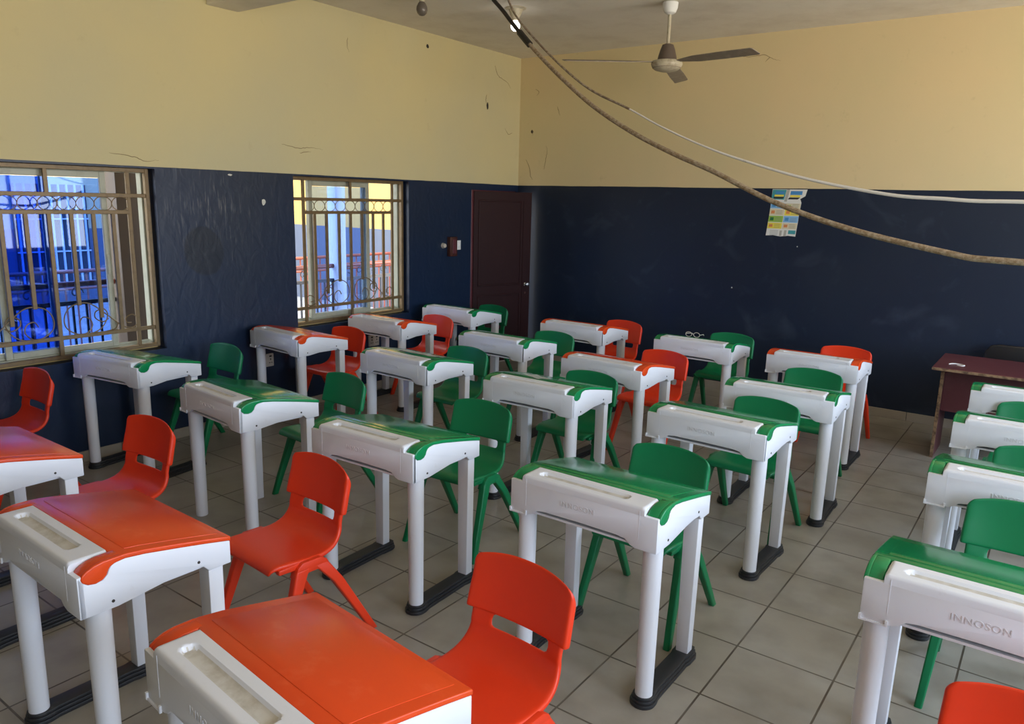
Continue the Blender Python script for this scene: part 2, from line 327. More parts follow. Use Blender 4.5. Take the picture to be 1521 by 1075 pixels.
# wall marks, children of the walls
def crack_mesh(pts, plane, r=0.004):
    bm = bmesh.new()
    P = [(XL + 0.001, a, b) if plane == 'L' else (a, YB - 0.001, b) for a, b in pts]
    sp = spline(P, 6)
    for p in sp: p += Vector((0, random.uniform(-1, 1), random.uniform(-1, 1))) * 0.004 if plane == 'L' else Vector((random.uniform(-1, 1), 0, random.uniform(-1, 1))) * 0.004
    tube(bm, sp, lambda t: r * 0.6 * (0.3 + 0.7 * math.sin(PI * min(1, t * 1.1 + 0.05))), 5)
    return finish(bm, 'crack', M['stain'])
for pts in ([(6.98, 3.30), (7.05, 3.20), (7.20, 3.16), (7.28, 3.10)], [(4.86, 3.22), (4.85, 3.17), (4.87, 3.10)], [(4.12, 2.27), (4.28, 2.25), (4.40, 2.26), (4.55, 2.255)],
            [(2.70, 2.115), (2.85, 2.10), (2.95, 2.075), (3.05, 2.085)], [(6.84, 2.98), (6.83, 2.93), (6.84, 2.86)], [(4.30, 2.21), (4.42, 2.23)], [(7.33, 2.62), (7.25, 2.60), (7.18, 2.66)]):
    obj('crack', crack_mesh(pts, 'L', 0.0045), wl)
for pts in ([(-2.80, 3.255), (-2.70, 3.245), (-2.58, 3.25), (-2.47, 3.20), (-2.42, 3.19)], [(-2.52, 3.23), (-2.56, 3.19)], [(-5.28, 2.33), (-5.23, 2.25), (-5.20, 2.14), (-5.17, 2.10)],
            [(-5.02, 2.22), (-5.00, 2.32), (-4.98, 2.42), (-5.00, 2.48)], [(-5.17, 3.10), (-5.12, 3.07), (-5.15, 3.03)], [(-4.86, 2.90), (-4.83, 2.80)], [(-5.20, 2.66), (-5.19, 2.60)]):
    obj('crack', crack_mesh(pts, 'B', 0.004), wb)
def spot(plane, a, b, ra, rb, m, parent, name='hole'):
    bm = bmesh.new(); n = 10
    pts = [(a + ra * math.cos(2 * PI * i / n) * random.uniform(.75, 1.2), b + rb * math.sin(2 * PI * i / n) * random.uniform(.75, 1.2)) for i in range(n)]
    if plane == 'L': prism(bm, pts, 'x', XL - 0.002, XL + 0.0015)
    else: prism(bm, pts, 'y', YB - 0.0015, YB + 0.002)
    obj(name, finish(bm, name, m, smooth=False), parent)
spot('L', 6.86, 2.865, 0.02, 0.035, M['hole'], wl); spot('L', 5.89, 3.32, 0.022, 0.02, M['hole'], wl)
spot('B', -5.20, 2.64, 0.015, 0.02, M['hole'], wb); spot('B', -1.99, 3.48, 0.012, 0.012, M['hole'], wb)
spot('L', 3.92, 1.80, 0.018, 0.028, M['chip'], wl, 'paint_chip'); spot('L', 3.62, 2.005, 0.02, 0.008, M['chip'], wl, 'paint_chip')
spot('B', -2.10, 1.50, 0.006, 0.006, M['chip'], wb, 'paint_chip'); spot('B', -2.70, 1.06, 0.007, 0.007, M['chip'], wb, 'paint_chip')

# ------------------------------------------------------------ windows in the left wall
def frame_rect(bm, x0, x1, y0, y1, z0, z1, wd):
    box(bm, x0, x1, y0, y0 + wd, z0, z1); box(bm, x0, x1, y1 - wd, y1, z0, z1)
    box(bm, x0, x1, y0 + wd, y1 - wd, z0, z0 + wd); box(bm, x0, x1, y0 + wd, y1 - wd, z1 - wd, z1)
def build_window(idx, y0, y1, sashes, gm, label):
    root = obj('window_%d' % idx, None, None, (0, 0, 0)); root['kind'] = 'structure'; root['label'] = label; root['category'] = 'window'
    bm = bmesh.new()      # painted reveal lining
    box(bm, XL - T - 0.005, XL - 0.10, y0, y0 + 0.015, SILL, HEAD); box(bm, XL - T - 0.005, XL - 0.10, y1 - 0.015, y1, SILL, HEAD)
    box(bm, XL - T - 0.02, XL - 0.10, y0, y1, SILL, SILL + 0.012)
    obj('reveal', finish(bm, 'reveal', M['reveal'], smooth=False), root)
    bm = bmesh.new(); frame_rect(bm, XL - 0.178, XL - 0.118, y0 + 0.015, y1 - 0.015, SILL + 0.012, HEAD, 0.032)
    box(bm, XL - 0.150, XL - 0.146, y0 + 0.05, y1 - 0.05, SILL + 0.044, SILL + 0.06)
    obj('window_frame', finish(bm, 'window_frame', M['alu'], 0.002, 1), root)
    for k, (a, b) in enumerate(sashes):
        xx = XL - 0.174 if k == 0 else XL - 0.145
        bm = bmesh.new(); frame_rect(bm, xx, xx + 0.025, a, b, SILL + 0.045, HEAD - 0.033, 0.042)
        s = obj('sash', finish(bm, 'sash', M['alu'], 0.003, 1), root)
        bm = bmesh.new(); box(bm, xx + 0.010, xx + 0.015, a + 0.045, b - 0.045, SILL + 0.09, HEAD - 0.078)
        obj('pane', finish(bm, 'pane', gm, smooth=False), s)
        if k == 1:
            bm = bmesh.new(); box(bm, xx + 0.025, xx + 0.031, b - 0.036, b - 0.014, 1.28, 1.42)
            obj('sash_latch', finish(bm, 'sash_latch', M['alu'], 0.003, 1), s)
    # iron grille
    g = obj('security_grille', None, root); c = (y0 + y1) / 2; xg0, xg1 = XL - 0.088, XL - 0.068; B = 0.0135
    bm = bmesh.new(); frame_rect(bm, xg0 - 0.008, xg1 + 0.008, y0 + 0.016, y1 - 0.016, SILL + 0.013, HEAD - 0.002, 0.027)
    hz = [(1.831, 0.68), (1.716, 0.54), (0.873, 0.68)]
    obj('grille_frame', finish(bm, 'grille_frame', M['iron'], 0.002, 1), g)
    bm = bmesh.new()
    for z, hw in hz: box(bm, xg0, xg1, c - hw, c + hw, z - B, z + B)
    def vbar(dy, za, zb, hw=B): box(bm, xg0 + 0.001, xg1 - 0.001, c + dy - hw, c + dy + hw, za, zb)
    for s in (-1, 1):
        vbar(s * 0.54, SILL + 0.03, HEAD - 0.02); vbar(s * 0.14, 1.085, 1.71); vbar(s * 0.285, 0.985, 1.71); vbar(s * 0.42, 0.88, 1.71)
    vbar(0, SILL + 0.03, 1.71); vbar(0, 1.83, HEAD - 0.02)
    obj('grille_bars', finish(bm, 'grille_bars', M['iron'], 0.002, 1), g)
    bm = bmesh.new(); xc = (xg0 + xg1) / 2; n = 9; R_ = 0.0545
    for i in range(n):
        yy = c - 0.48 + 0.96 * i / (n - 1)
        tube(bm, [(xc, yy + R_ * 1.1 * math.cos(2 * PI * k / 24), 1.7735 + R_ * 0.88 * math.sin(2 * PI * k / 24)) for k in range(24)], 0.0032, 6, True)
    obj('ring_band', finish(bm, 'ring_band', M['iron']), g)
    bm = bmesh.new()
    def scr(pts, s):
        P = [(xc, c + s * u, z) for u, z in pts]
        tube(bm, spline(P, 7), 0.0042, 6)
    for s in (-1, 1):
        scr([(0.33, 0.975), (0.29, 0.955), (0.24, 0.985), (0.245, 1.03), (0.30, 1.045), (0.325, 1.0), (0.29, 0.925), (0.22, 0.885), (0.12, 0.885), (0.045, 0.935), (0.035, 1.01), (0.075, 1.075), (0.15, 1.10), (0.22, 1.085), (0.30, 1.02), (0.40, 0.93), (0.47, 0.892), (0.525, 0.905), (0.535, 0.955), (0.50, 0.985), (0.455, 0.965), (0.46, 0.93), (0.49, 0.925)], s)
        scr([(0.13, 0.965), (0.155, 1.0), (0.20, 0.985), (0.215, 0.935), (0.175, 0.888), (0.12, 0.884)], s)
        scr([(0.395, 0.935), (0.37, 0.895), (0.31, 0.885)], s)
    obj('scrollwork', finish(bm, 'scrollwork', M['iron']), g)
    return root
build_window(1, *WIN[0], [(1.62, 2.34), (1.98, 2.715)], M['glassblue'], 'left window with deep blue glass behind a bronze iron grille')
build_window(2, *WIN[1], [(4.485, 5.175), (4.475, 5.20)], M['glasslight'], 'second window, nearer the door, pale glass behind a bronze iron grille')

# right wall window frames (openings that light the room)
for i, (a, b) in enumerate(RWIN):
    bm = bmesh.new(); frame_rect(bm, XR + 0.06, XR + 0.12, a, b, RS, RH, 0.05); box(bm, XR + 0.07, XR + 0.11, (a + b) / 2 - 0.025, (a + b) / 2 + 0.025, RS + 0.05, RH - 0.05)
    o = struct('window_%d' % (i + 3), finish(bm, 'window', M['alu'], smooth=False))

# ------------------------------------------------------------ door
dr = obj('door_1', None); dr['kind'] = 'structure'; dr['label'] = 'maroon panel door standing ajar in the far left corner'; dr['category'] = 'door'
bm = bmesh.new(); box(bm, XL - 0.16, XL + 0.006, DY0, DY0 + 0.034, 0, DZ); box(bm, XL - 0.16, XL - 0.005, DY1 - 0.03, DY1, 0, DZ); box(bm, XL - 0.16, XL - 0.005, DY0, DY1, DZ - 0.02, DZ)
obj('door_frame', finish(bm, 'door_frame', M['maroon'], 0.003, 1), dr)
hinge = (XL - 0.004, DY0 + 0.036, 0)
leafw, ang = 0.80, -math.radians(18)
bm = bmesh.new(); box(bm, -0.02, 0.02, 0, leafw, 0.01, DZ - 0.012)
leaf = obj('door_leaf', finish(bm, 'door_leaf', M['door'], 0.003, 1), dr, hinge, ang)
bm = bmesh.new()
for (a, b, z0, z1) in ((0.05, 0.13, 0.1, 1.85), ):
    pass
for z0, z1 in ((0.12, 0.80), (0.90, 1.86)):
    frame_rect(bm, 0.018, 0.026, 0.06, leafw - 0.14, z0, z1, 0.02)
box(bm, 0.018, 0.025, leafw - 0.12, leafw - 0.112, 0.1, 1.86)
obj('panel_moulding', finish(bm, 'panel_moulding', M['door'], 0.003, 1), leaf)
bm = bmesh.new(); lathe(bm, [(0.006, 0), (0.022, 0.002), (0.022, 0.008), (0.010, 0.012), (0.010, 0.03), (0.022, 0.037), (0.027, 0.05), (0.022, 0.062), (0.004, 0.067)], 20)
kn = obj('door_knob', finish(bm, 'door_knob', M['silver']), leaf, (0.018, leafw - 0.07, 0.90)); kn.rotation_euler = (0, PI / 2, 0)
bm = bmesh.new(); cone(bm, (0.02, leafw - 0.07, 0.80), (0.026, leafw - 0.07, 0.80), 0.012, 0.011, 14)
obj('keyhole_plate', finish(bm, 'keyhole_plate', M['brownbox']), leaf)

# ------------------------------------------------------------ wall fittings
bm = bmesh.new(); box(bm, XL, XL + 0.05, 6.20, 6.315, 1.26, 1.465)
sb = thing('fuse_box', 'small brown box between two white fittings, left of the door', 'fuse box', (0, 0, 0))
obj('housing', finish(bm, 'housing', M['brownbox'], 0.006, 2), sb)
bm = bmesh.new(); box(bm, XL + 0.05, XL + 0.056, 6.235, 6.29, 1.29, 1.44); obj('cover', finish(bm, 'cover', M['maroon'], 0.002, 1), sb)
bm = bmesh.new(); box(bm, XL, XL + 0.03, 6.335, 6.395, 1.325, 1.425); box(bm, XL + 0.03, XL + 0.036, 6.352, 6.378, 1.35, 1.40)
tag(obj('light_switch', finish(bm, 'light_switch', M['paper'], 0.004, 2)), 'white rectangular light switch right of the small brown box', 'light switch')
bm = bmesh.new(); cone(bm, (XL, 6.135, 1.375), (XL + 0.03, 6.135, 1.375), 0.030, 0.022, 18)
tag(obj('bell_button', finish(bm, 'bell_button', M['socket'])), 'round white button left of the small brown box', 'bell button')
def socket(y, z, label):
    t = thing('wall_socket', label, 'socket', (XL, y, z), 0, 'double sockets low on the left wall')
    bm = bmesh.new(); box(bm, 0, 0.02, -0.065, 0.065, -0.055, 0.055); obj('face_plate', finish(bm, 'face_plate', M['socket'], 0.004, 2), t)
    bm = bmesh.new()
    for s in (-0.032, 0.032):
        box(bm, 0.019, 0.0215, s - 0.005, s + 0.005, 0.0, 0.014)
        for q in (-0.011, 0.011): box(bm, 0.019, 0.0215, s + q - 0.006, s + q + 0.006, -0.025, -0.019)
        box(bm, 0.019, 0.0215, s - 0.012, s + 0.012, 0.027, 0.040)
    obj('socket_holes', finish(bm, 'socket_holes', M['hole'], smooth=False), t)
socket(3.875, 0.487, 'ivory socket under the red desk between the two windows'); socket(5.11, 0.495, 'ivory socket under the right edge of the second window')

# ------------------------------------------------------------ desk
def desk_meshes(col, name):
    P = {}
    W = 0.322; D = 0.485
    bm = bmesh.new()
    side = [(0.0, 0.6485), (0.0, 0.775), (0.006, 0.781), (0.013, 0.770), (0.028, 0.750), (0.050, 0.745), (0.073, 0.749), (0.086, 0.762), (0.091, 0.775), (0.099, 0.785), (0.112, 0.790), (0.14, 0.7925), (0.20, 0.7845), (0.30, 0.765), (0.40, 0.7445), (D, 0.7250),
            (D, 0.646), (0.405, 0.646), (0.385, 0.668), (0.33, 0.671), (0.26, 0.667), (0.18, 0.657), (0.11, 0.6485)]
    for s in (-1, 1): prism(bm, side, 'x', s * (W - 0.028), s * W)
    fr = [(-W, 0.6485), (-0.235, 0.6485), (-0.215, 0.656), (-0.195, 0.673), (-0.16, 0.678), (0, 0.680), (0.16, 0.678), (0.195, 0.673), (0.215, 0.656), (0.235, 0.6485), (W, 0.6485), (W, 0.781), (-W, 0.781)]
    prism(bm, fr, 'y', -0.0005, 0.020)
    box(bm, -W + 0.02, W - 0.02, D - 0.02, D - 0.002, 0.646, 0.706)
    finish_body = finish(bm, 'tmp', M['white'], 0.0035, 2)
    bm = bmesh.new(); bm.from_mesh(finish_body)
    # bin bottom
    box(bm, -0.300, 0.300, 0.012, D - 0.012, 0.6555, 0.664)
    # front centre panel ridge lines
    for s in (-1, 1): box(bm, s * 0.248 - 0.0008, s * 0.248 + 0.0008, -0.0012, 0.0, 0.684, 0.796)
    # tray block with pencil groove: height field
    nx, ny = 84, 26; TW = 0.267; grid = []
    for j in range(ny + 1):
        row = []
        yy = 0.112 * j / ny
        for i in range(nx + 1):
            xx = -TW + 2 * TW * i / nx
            top = 0.846 + 0.0 * yy
            e = min(yy, 0.012) / 0.012; z = 0.799 + 0.011 * math.sqrt(max(0, 1 - (1 - e) ** 2))
            ex = max(0, abs(xx) - (TW - 0.008)) / 0.008; z -= 0.006 * ex * ex
            dx = max(0, abs(xx + 0.02) - 0.175); dd = math.hypot(dx, yy - 0.058) - 0.0235
            k = min(1, max(0, -dd / 0.006)); z -= 0.013 * (k * k * (3 - 2 * k))
            row.append(bm.verts.new((xx, yy, z)))
        grid.append(row)
    for j in range(ny):
        for i in range(nx):
            f = bm.faces.new((grid[j][i], grid[j][i + 1], grid[j + 1][i + 1], grid[j + 1][i]))
            cx, cy = f.calc_center_median()[:2]
            dx = max(0, abs(cx + 0.02) - 0.175)
            if math.hypot(dx, cy - 0.058) < 0.018: f.material_index = 1
    # skirts of the tray block
    def skirt(vs, zb):
        lo = [bm.verts.new((v.co.x, v.co.y, zb)) for v in vs]
        for a in range(len(vs) - 1): bm.faces.new((vs[a], vs[a + 1], lo[a + 1], lo[a]))
    skirt(grid[0], 0.770); skirt(grid[-1], 0.770); skirt([r[0] for r in grid], 0.745); skirt([r[-1] for r in grid], 0.745)
    # mould clips on the lower front left edge
    for xx in (-0.320, -0.246): box(bm, xx - 0.0035, xx + 0.0035, -0.006, 0.0, 0.645, 0.664)
    box(bm, -0.320, -0.246, -0.0045, 0.0, 0.6445, 0.6505)
    P['body'] = finish(bm, 'desk_body', [M['white'], M['groove']], angle=40)
    bpy.data.meshes.remove(finish_body)
    # lid
    bm = bmesh.new()
    top = [(0.1125, 0.8085), (0.14, 0.8080), (0.20, 0.8005), (0.30, 0.781), (0.40, 0.7605), (D + 0.003, 0.741)]
    bot = [(D + 0.003, 0.7245), (0.40, 0.744), (0.30, 0.7645), (0.20, 0.784), (0.14, 0.792), (0.1125, 0.790)]
    prism(bm, top + bot, 'x', -W - 0.002, W + 0.002)
    ear = [(0.13, 0.8085), (0.11, 0.8085), (0.075, 0.808), (0.048, 0.803), (0.028, 0.7945), (0.014, 0.784), (0.009, 0.773), (0.014, 0.761), (0.029, 0.750), (0.050, 0.746), (0.070, 0.750), (0.083, 0.762), (0.088, 0.775), (0.095, 0.784), (0.108, 0.7895), (0.13, 0.792)]
    for s in (-1, 1):
        prism(bm, ear, 'x', s * (W - 0.012), s * (W + 0.0035))
        earin = [(y, z) for y, z in ear[:8]] + [(0.03, 0.768), (0.06, 0.772), (0.09, 0.782), (0.13, 0.790)]
        prism(bm, earin, 'x', s * 0.2705, s * (W - 0.008))
    me = finish(bm, 'tmp', col, 0.0045, 3); bm = bmesh.new(); bm.from_mesh(me)
    P['lid'] = finish(bm, 'desk_lid', col, angle=50); bpy.data.meshes.remove(me)
    # panel: slightly raised writing surface
    bm = bmesh.new()
    tp = [(0.155, 0.8063), (0.20, 0.8005), (0.30, 0.781), (0.40, 0.7605), (0.462, 0.7468)]
    prism(bm, [(y, z + 0.0012) for y, z in tp] + [(y, z - 0.003) for y, z in tp[::-1]], 'x', -0.285, 0.285)
    P['panel'] = finish(bm, 'writing_panel', col, 0.001, 2)
    # legs
    bm = bmesh.new(); cone(bm, (0, 0, 0.036), (0, 0, 0.657), 0.0335, 0.037, 28); P['fleg'] = finish(bm, 'front_leg', M['white'], 0.002, 1)
    bm = bmesh.new()
    sec = [(-0.030, -0.026), (0.030, -0.026), (0.030, 0.020), (0.024, 0.026), (-0.024, 0.026), (-0.030, 0.020)]
    n = len(sec); a = [bm.verts.new((x * 0.88, y, 0.036)) for x, y in sec]; b = [bm.verts.new((x * 1.05, y * 1.08, 0.668)) for x, y in sec]
    bm.faces.new(a[::-1]); bm.faces.new(b)
    for i in range(n): bm.faces.new((a[i], a[(i + 1) % n], b[(i + 1) % n], b[i]))
    P['rleg'] = finish(bm, 'rear_leg', M['white'], 0.003, 2)
    # foot bar: dog-bone in plan, two steps
    def bone(g):
        pts = []
        for k in range(13): t = PI + PI * k / 12; pts.append(((0.046 + g) * math.cos(t), 0.066 + (0.046 + g) * math.sin(t)))
        pts += [(0.046 + g, 0.085), (0.040 + g, 0.115), (0.039 + g, 0.15), (0.039 + g, 0.34), (0.038 + g, 0.385), (0.043 + g, 0.405), (0.044 + g, 0.46), (0.036 + g, 0.484), (0.02 + g, 0.492 + g)]
        pts += [(-x, y) for x, y in pts[:12:-1]]
        return pts
    bm = bmesh.new(); prism(bm, bone(0.003), 'z', 0.0, 0.016); prism(bm, bone(-0.002), 'z', 0.0161, 0.030); prism(bm, bone(-0.006), 'z', 0.0301, 0.042)
    P['bar'] = finish(bm, 'foot_bar', M['black'], 0.0025, 2)
    # lettering
    cu = bpy.data.curves.new('lettering', 'FONT'); cu.body = 'INNOSON'; cu.size = 0.030; cu.align_x = 'CENTER'; cu.extrude = 0.0009; cu.space_character = 1.12; cu.bevel_depth = 0.0002
    to = bpy.data.objects.new('lettering', cu); COL.objects.link(to)
    dg = bpy.context.evaluated_depsgraph_get(); dg.update()
    me = bpy.data.meshes.new_from_object(to.evaluated_get(dg)); bpy.data.objects.remove(to)
    me.materials.clear(); me.materials.append(M['emboss']); me.transform(Matrix.Rotation(PI / 2, 4, 'X'))
    P['text'] = me
    bm = bmesh.new(); cone(bm, (0, 0, 0), (0.0022, 0, 0), 0.0052, 0.0046, 10); P['screw'] = finish(bm, 'screw', M['screw'])
    return P
def make_desk(col, feet=True):
    P = desk_meshes(col, 'd'); r = obj('school_desk', None)
    obj('body', P['body'], r); ld = obj('lid', P['lid'], r); obj('writing_panel', P['panel'], ld)
    if feet:
        for s in (-1, 1): obj('foot_bar', P['bar'], r, (s * 0.278, 0, 0))
    dz = 0 if feet else -0.036
    for s in (-1, 1):
        a = obj('leg', P['fleg'], r, (s * 0.280, 0.066, 0)); b = obj('leg', P['rleg'], r, (s * 0.280, 0.436, 0))
        if not feet:
            for o in (a, b): o.scale = (1, 1, 1.045); o.location.z = -0.0375
    obj('lettering', P['text'], r, (-0.012, -0.0008, 0.727))
    for s in (-1, 1):
        for yy, zz in ((0.095, 0.672), (0.37, 0.690)):
            q = obj('screw', P['screw'], r, (s * 0.3215, yy, zz)); q.rotation_euler = (0, 0, 0 if s > 0 else PI)
    return r
# key: x, y, angle, colour, label
DESKS = [
 ('A', -4.978, 3.655, -3.6, 'red', 'white desk with red lid against the left wall, between the two windows'),
 ('B', -4.902, 4.663, 1.3, 'red', 'white desk with red lid below the second window, nearer the door'),
 ('C', -4.902, 5.641, -0.7, 'green', 'white desk with green lid nearest the door, in the far left corner'),
 ('E', -3.636, 3.623, -1.8, 'green', 'white desk with green lid and a folded paper on its lid'),
 ('D', -3.605, 4.672, -0.4, 'green', 'white desk with green lid directly in front of the back-row red-lidded desk beside the door'),
 ('F', -3.477, 5.673, -0.3, 'red', 'white desk with red lid in the back row, just right of the door'),
 ('G', -2.491, 3.594, 1.0, 'green', 'green-lidded desk with a white sheet on it in mid room'),
 ('H', -2.490, 4.466, -2.6, 'red', 'white desk with red lid in the middle of the room, under the fan'),
 ('I', -2.338, 5.662, 1.1, 'green', 'white desk with green lid in the back row, eyeglasses lying on it'),
 ('J', -1.414, 5.664, -0.3, 'red', 'white desk with red lid in the back row, last before the maroon table'),
 ('K', -1.290, 4.484, 1.5, 'green', 'white desk with green lid directly in front of the rightmost red-lidded desk'),
 ('L', -1.383, 3.591, -2.1, 'green', 'white desk with green lid, second in the column beside the right aisle'),
 ('M', -1.356, 2.333, -0.3, 'green', 'large near desk with green lid, right of the front red chair'),
 ('N', -2.486, 2.269, 2.0, 'green', 'white desk with green lid in the centre front, behind the red chair'),
 ('O', -3.660, 2.255, -4.7, 'green', 'white desk with green lid standing without foot bars near the left wall'),
 ('P', -4.918, 2.318, 8.5, 'green', 'white desk with green lid pushed under the left window'),
 ('R', -2.478, 0.894, -1.3, 'red', 'near white desk with orange-red lid at the left of the photo'),
 ('Q', -3.660, 0.964, 0.0, 'red', 'white desk with red lid cut off by the left edge of the photo'),
 ('S', -1.361, 0.793, -6.0, 'red', 'nearest desk, orange-red lid with long pencil groove, bottom of the photo'),
 ('T', -0.042, 2.347, 0.0, 'green', 'nearest green-lidded desk at the lower right edge'),
 ('U', -0.033, 3.522, 0.0, 'green', 'green-lidded desk at the right edge, second from the front'),
 ('V', -0.051, 4.495, 0.0, 'green', 'green-lidded desk at the right edge, third from the front'),
 ('W', -0.057, 5.403, 0.0, 'green', 'green-lidded desk at the right edge, in front of the maroon table'),
]
protos = {'red': make_desk(M['red']), 'green': make_desk(M['green'])}
used = set()
for k, x, y, a, c, lab in DESKS:
    if k == 'O': o = make_desk(M['green'], False)
    elif c not in used: o = protos[c]; used.add(c)
    else: o = copy_tree(protos[c])
    o.location = (x, y, 0); o.rotation_euler = (0, 0, math.radians(a))
    tag(o, lab, 'desk', 'white plastic school desks in rows')

# ------------------------------------------------------------ chair (origin: floor, centre of the four feet; sitter faces -y)
def shell(rows, ncol, thick, holes=None):
    """rows: (y, z, halfwidth, forward-curl, rim) -> solid shell with a turned-back rim"""
    bm = bmesh.new(); G = []
    n = len(rows)
    for i, (y, z, hw, curl, rim) in enumerate(rows):
        a = Vector((0, rows[min(i + 1, n - 1)][0] - rows[max(i - 1, 0)][0], rows[min(i + 1, n - 1)][1] - rows[max(i - 1, 0)][1])).normalized()
        nrm = Vector((0, -a.z, a.y))            # towards the sitter (up on the seat, -y on the back)
        row = []
        us = [-1.0, -1.0, -0.985] + [-0.94 + 1.88 * k / ncol for k in range(ncol + 1)] + [0.985, 1.0, 1.0]
        offs = [-rim, -rim * 0.35, -rim * 0.06] + [0] * (ncol + 1) + [-rim * 0.06, -rim * 0.35, -rim]
        for u, of in zip(us, offs):
            p = Vector((u * hw, y, z)) + nrm * (curl * abs(u) ** 2.2 + of)
            row.append(bm.verts.new(p))
        G.append(row)
    for i in range(n - 1):
        for k in range(len(G[0]) - 1):
            if holes and holes(i, k, len(G[0])): continue
            bm.faces.new((G[i][k], G[i][k + 1], G[i + 1][k + 1], G[i + 1][k]))
    bmesh.ops.delete(bm, geom=[v for v in bm.verts if not v.link_faces], context='VERTS')
    bmesh.ops.recalc_face_normals(bm, faces=bm.faces)
    me = bpy.data.meshes.new('t'); bm.to_mesh(me); bm.free()
    o = bpy.data.objects.new('t', me); COL.objects.link(o)
    so = o.modifiers.new('s', 'SOLIDIFY'); so.thickness = thick; so.offset = 0
    sb_ = o.modifiers.new('b', 'SUBSURF'); sb_.levels = 1; sb_.render_levels = 1
    dg = bpy.context.evaluated_depsgraph_get(); dg.update()
    out = bpy.data.meshes.new_from_object(o.evaluated_get(dg)); bpy.data.objects.remove(o)
    return out
def chair_meshes(m):
    P = {}
    prof = [(-0.232, 0.404, .172), (-0.228, 0.420, .180), (-0.212, 0.432, .186), (-0.18, 0.435, .192), (-0.12, 0.430, .198), (-0.06, 0.424, .200), (0.0, 0.421, .199), (0.045, 0.425, .195), (0.080, 0.438, .190),
            (0.105, 0.460, .184), (0.121, 0.486, .179), (0.128, 0.504, .177), (0.1295, 0.509, .177), (0.140, 0.551, .177), (0.1415, 0.556, .177), (0.150, 0.60, .175)]
    rows = []
    for i, (y, z, hw) in enumerate(prof):
        curl = 0.004 if i < 7 else 0.004 + 0.022 * min(1, (i - 6) / 6)
        rim = 0.016 if i > 1 else 0.006
        rows.append((y, z, hw, curl, rim))
    ncol = 16
    def holes(i, k, tot):
        mid = tot / 2 - 0.5
        return 12 <= i < 13 and abs(k - mid) < 5.2 or i == 11 and abs(k - mid) < 4.9 and False
    P['seat'] = shell(rows, ncol, 0.008, holes)
    back = []
    n = 14
    for i in range(n + 1):
        t = i / n; z = 0.553 + t * 0.207; y = 0.134 + 0.038 * t + 0.004 * math.sin(PI * t)
        hw = 0.199 - 0.006 * t
        if t > 0.86: hw -= 0.020 * ((t - 0.86) / 0.14) ** 2.2
        back.append((y, z, hw, 0.028 + 0.004 * (1 - t), 0.026 * (1 - max(0, (t - 0.72) / 0.28)) + 0.001))
    me = shell(back, ncol, 0.008)
    for v in me.vertices:      # arched top edge
        t = max(0, (v.co.z - 0.63) / 0.12); v.co.z -= 0.029 * t * (abs(v.co.x) / 0.2) ** 2.4
    P['back'] = me
    for k in ('seat', 'back'):
        P[k].materials.clear(); P[k].materials.append(m); P[k].shade_smooth(); P[k].set_sharp_from_angle(angle=math.radians(60))
    def leg(s, front):
        bm = bmesh.new()
        if front: pts = [(0.190, -0.075, 0.424), (0.202, -0.105, 0.395), (0.210, -0.140, 0.300), (0.222, -0.205, 0.12), (0.230, -0.245, 0.0)]
        else: pts = [(0.190, -0.045, 0.424), (0.204, -0.010, 0.390), (0.212, 0.060, 0.300), (0.224, 0.165, 0.12), (0.231, 0.235, 0.0)]
        ws = [0.030, 0.031, 0.025, 0.0205, 0.0185]; ts = [0.012, 0.019, 0.0185, 0.016, 0.0145]
        rings = []
        for i, (p, w_, t_) in enumerate(zip(pts, ws, ts)):
            c_ = 0.005
            sec = [(-t_ + c_, -w_), (t_ - c_, -w_), (t_, -w_ + c_), (t_, w_ - c_), (t_ - c_, w_), (-t_ + c_, w_), (-t_, w_ - c_), (-t_, -w_ + c_)]
            rings.append([bm.verts.new((s * (p[0] + a), p[1] + b, p[2])) for a, b in sec])
        bm.faces.new(rings[0]); bm.faces.new(rings[-1][::-1])
        for a, b in zip(rings, rings[1:]):
            for i in range(8): bm.faces.new((a[i], a[(i + 1) % 8], b[(i + 1) % 8], b[i]))
        return finish(bm, 'leg', m, 0.002, 2, angle=45)
    P['legs'] = [leg(s, f) for s in (-1, 1) for f in (True, False)]
    # side brackets under the seat joining each leg pair
    bm = bmesh.new()
    for s in (-1, 1):
        pts = [(-0.145, 0.368), (-0.128, 0.412), (-0.105, 0.4285), (-0.018, 0.4265), (0.010, 0.410), (0.034, 0.368), (0.002, 0.352), (-0.035, 0.378), (-0.078, 0.378), (-0.112, 0.350)]
        prism(bm, pts, 'x', s * 0.180, s * 0.220)
        prism(bm, [(-0.205, 0.405), (-0.205, 0.425), (-0.09, 0.4265), (-0.09, 0.398)], 'x', s * 0.176, s * 0.203)
    prism(bm, [(-0.10, 0.395), (-0.10, 0.416), (-0.07, 0.416), (-0.07, 0.395)], 'x', -0.19, 0.19)
    P['bracket'] = finish(bm, 'bracket', m, 0.004, 2)
    return P
def make_chair(m):
    P = chair_meshes(m); r = obj('school_chair', None)
    obj('seat', P['seat'], r); obj('backrest', P['back'], r); obj('leg_bracket', P['bracket'], r)
    for l in P['legs']: obj('leg', l, r)
    return r
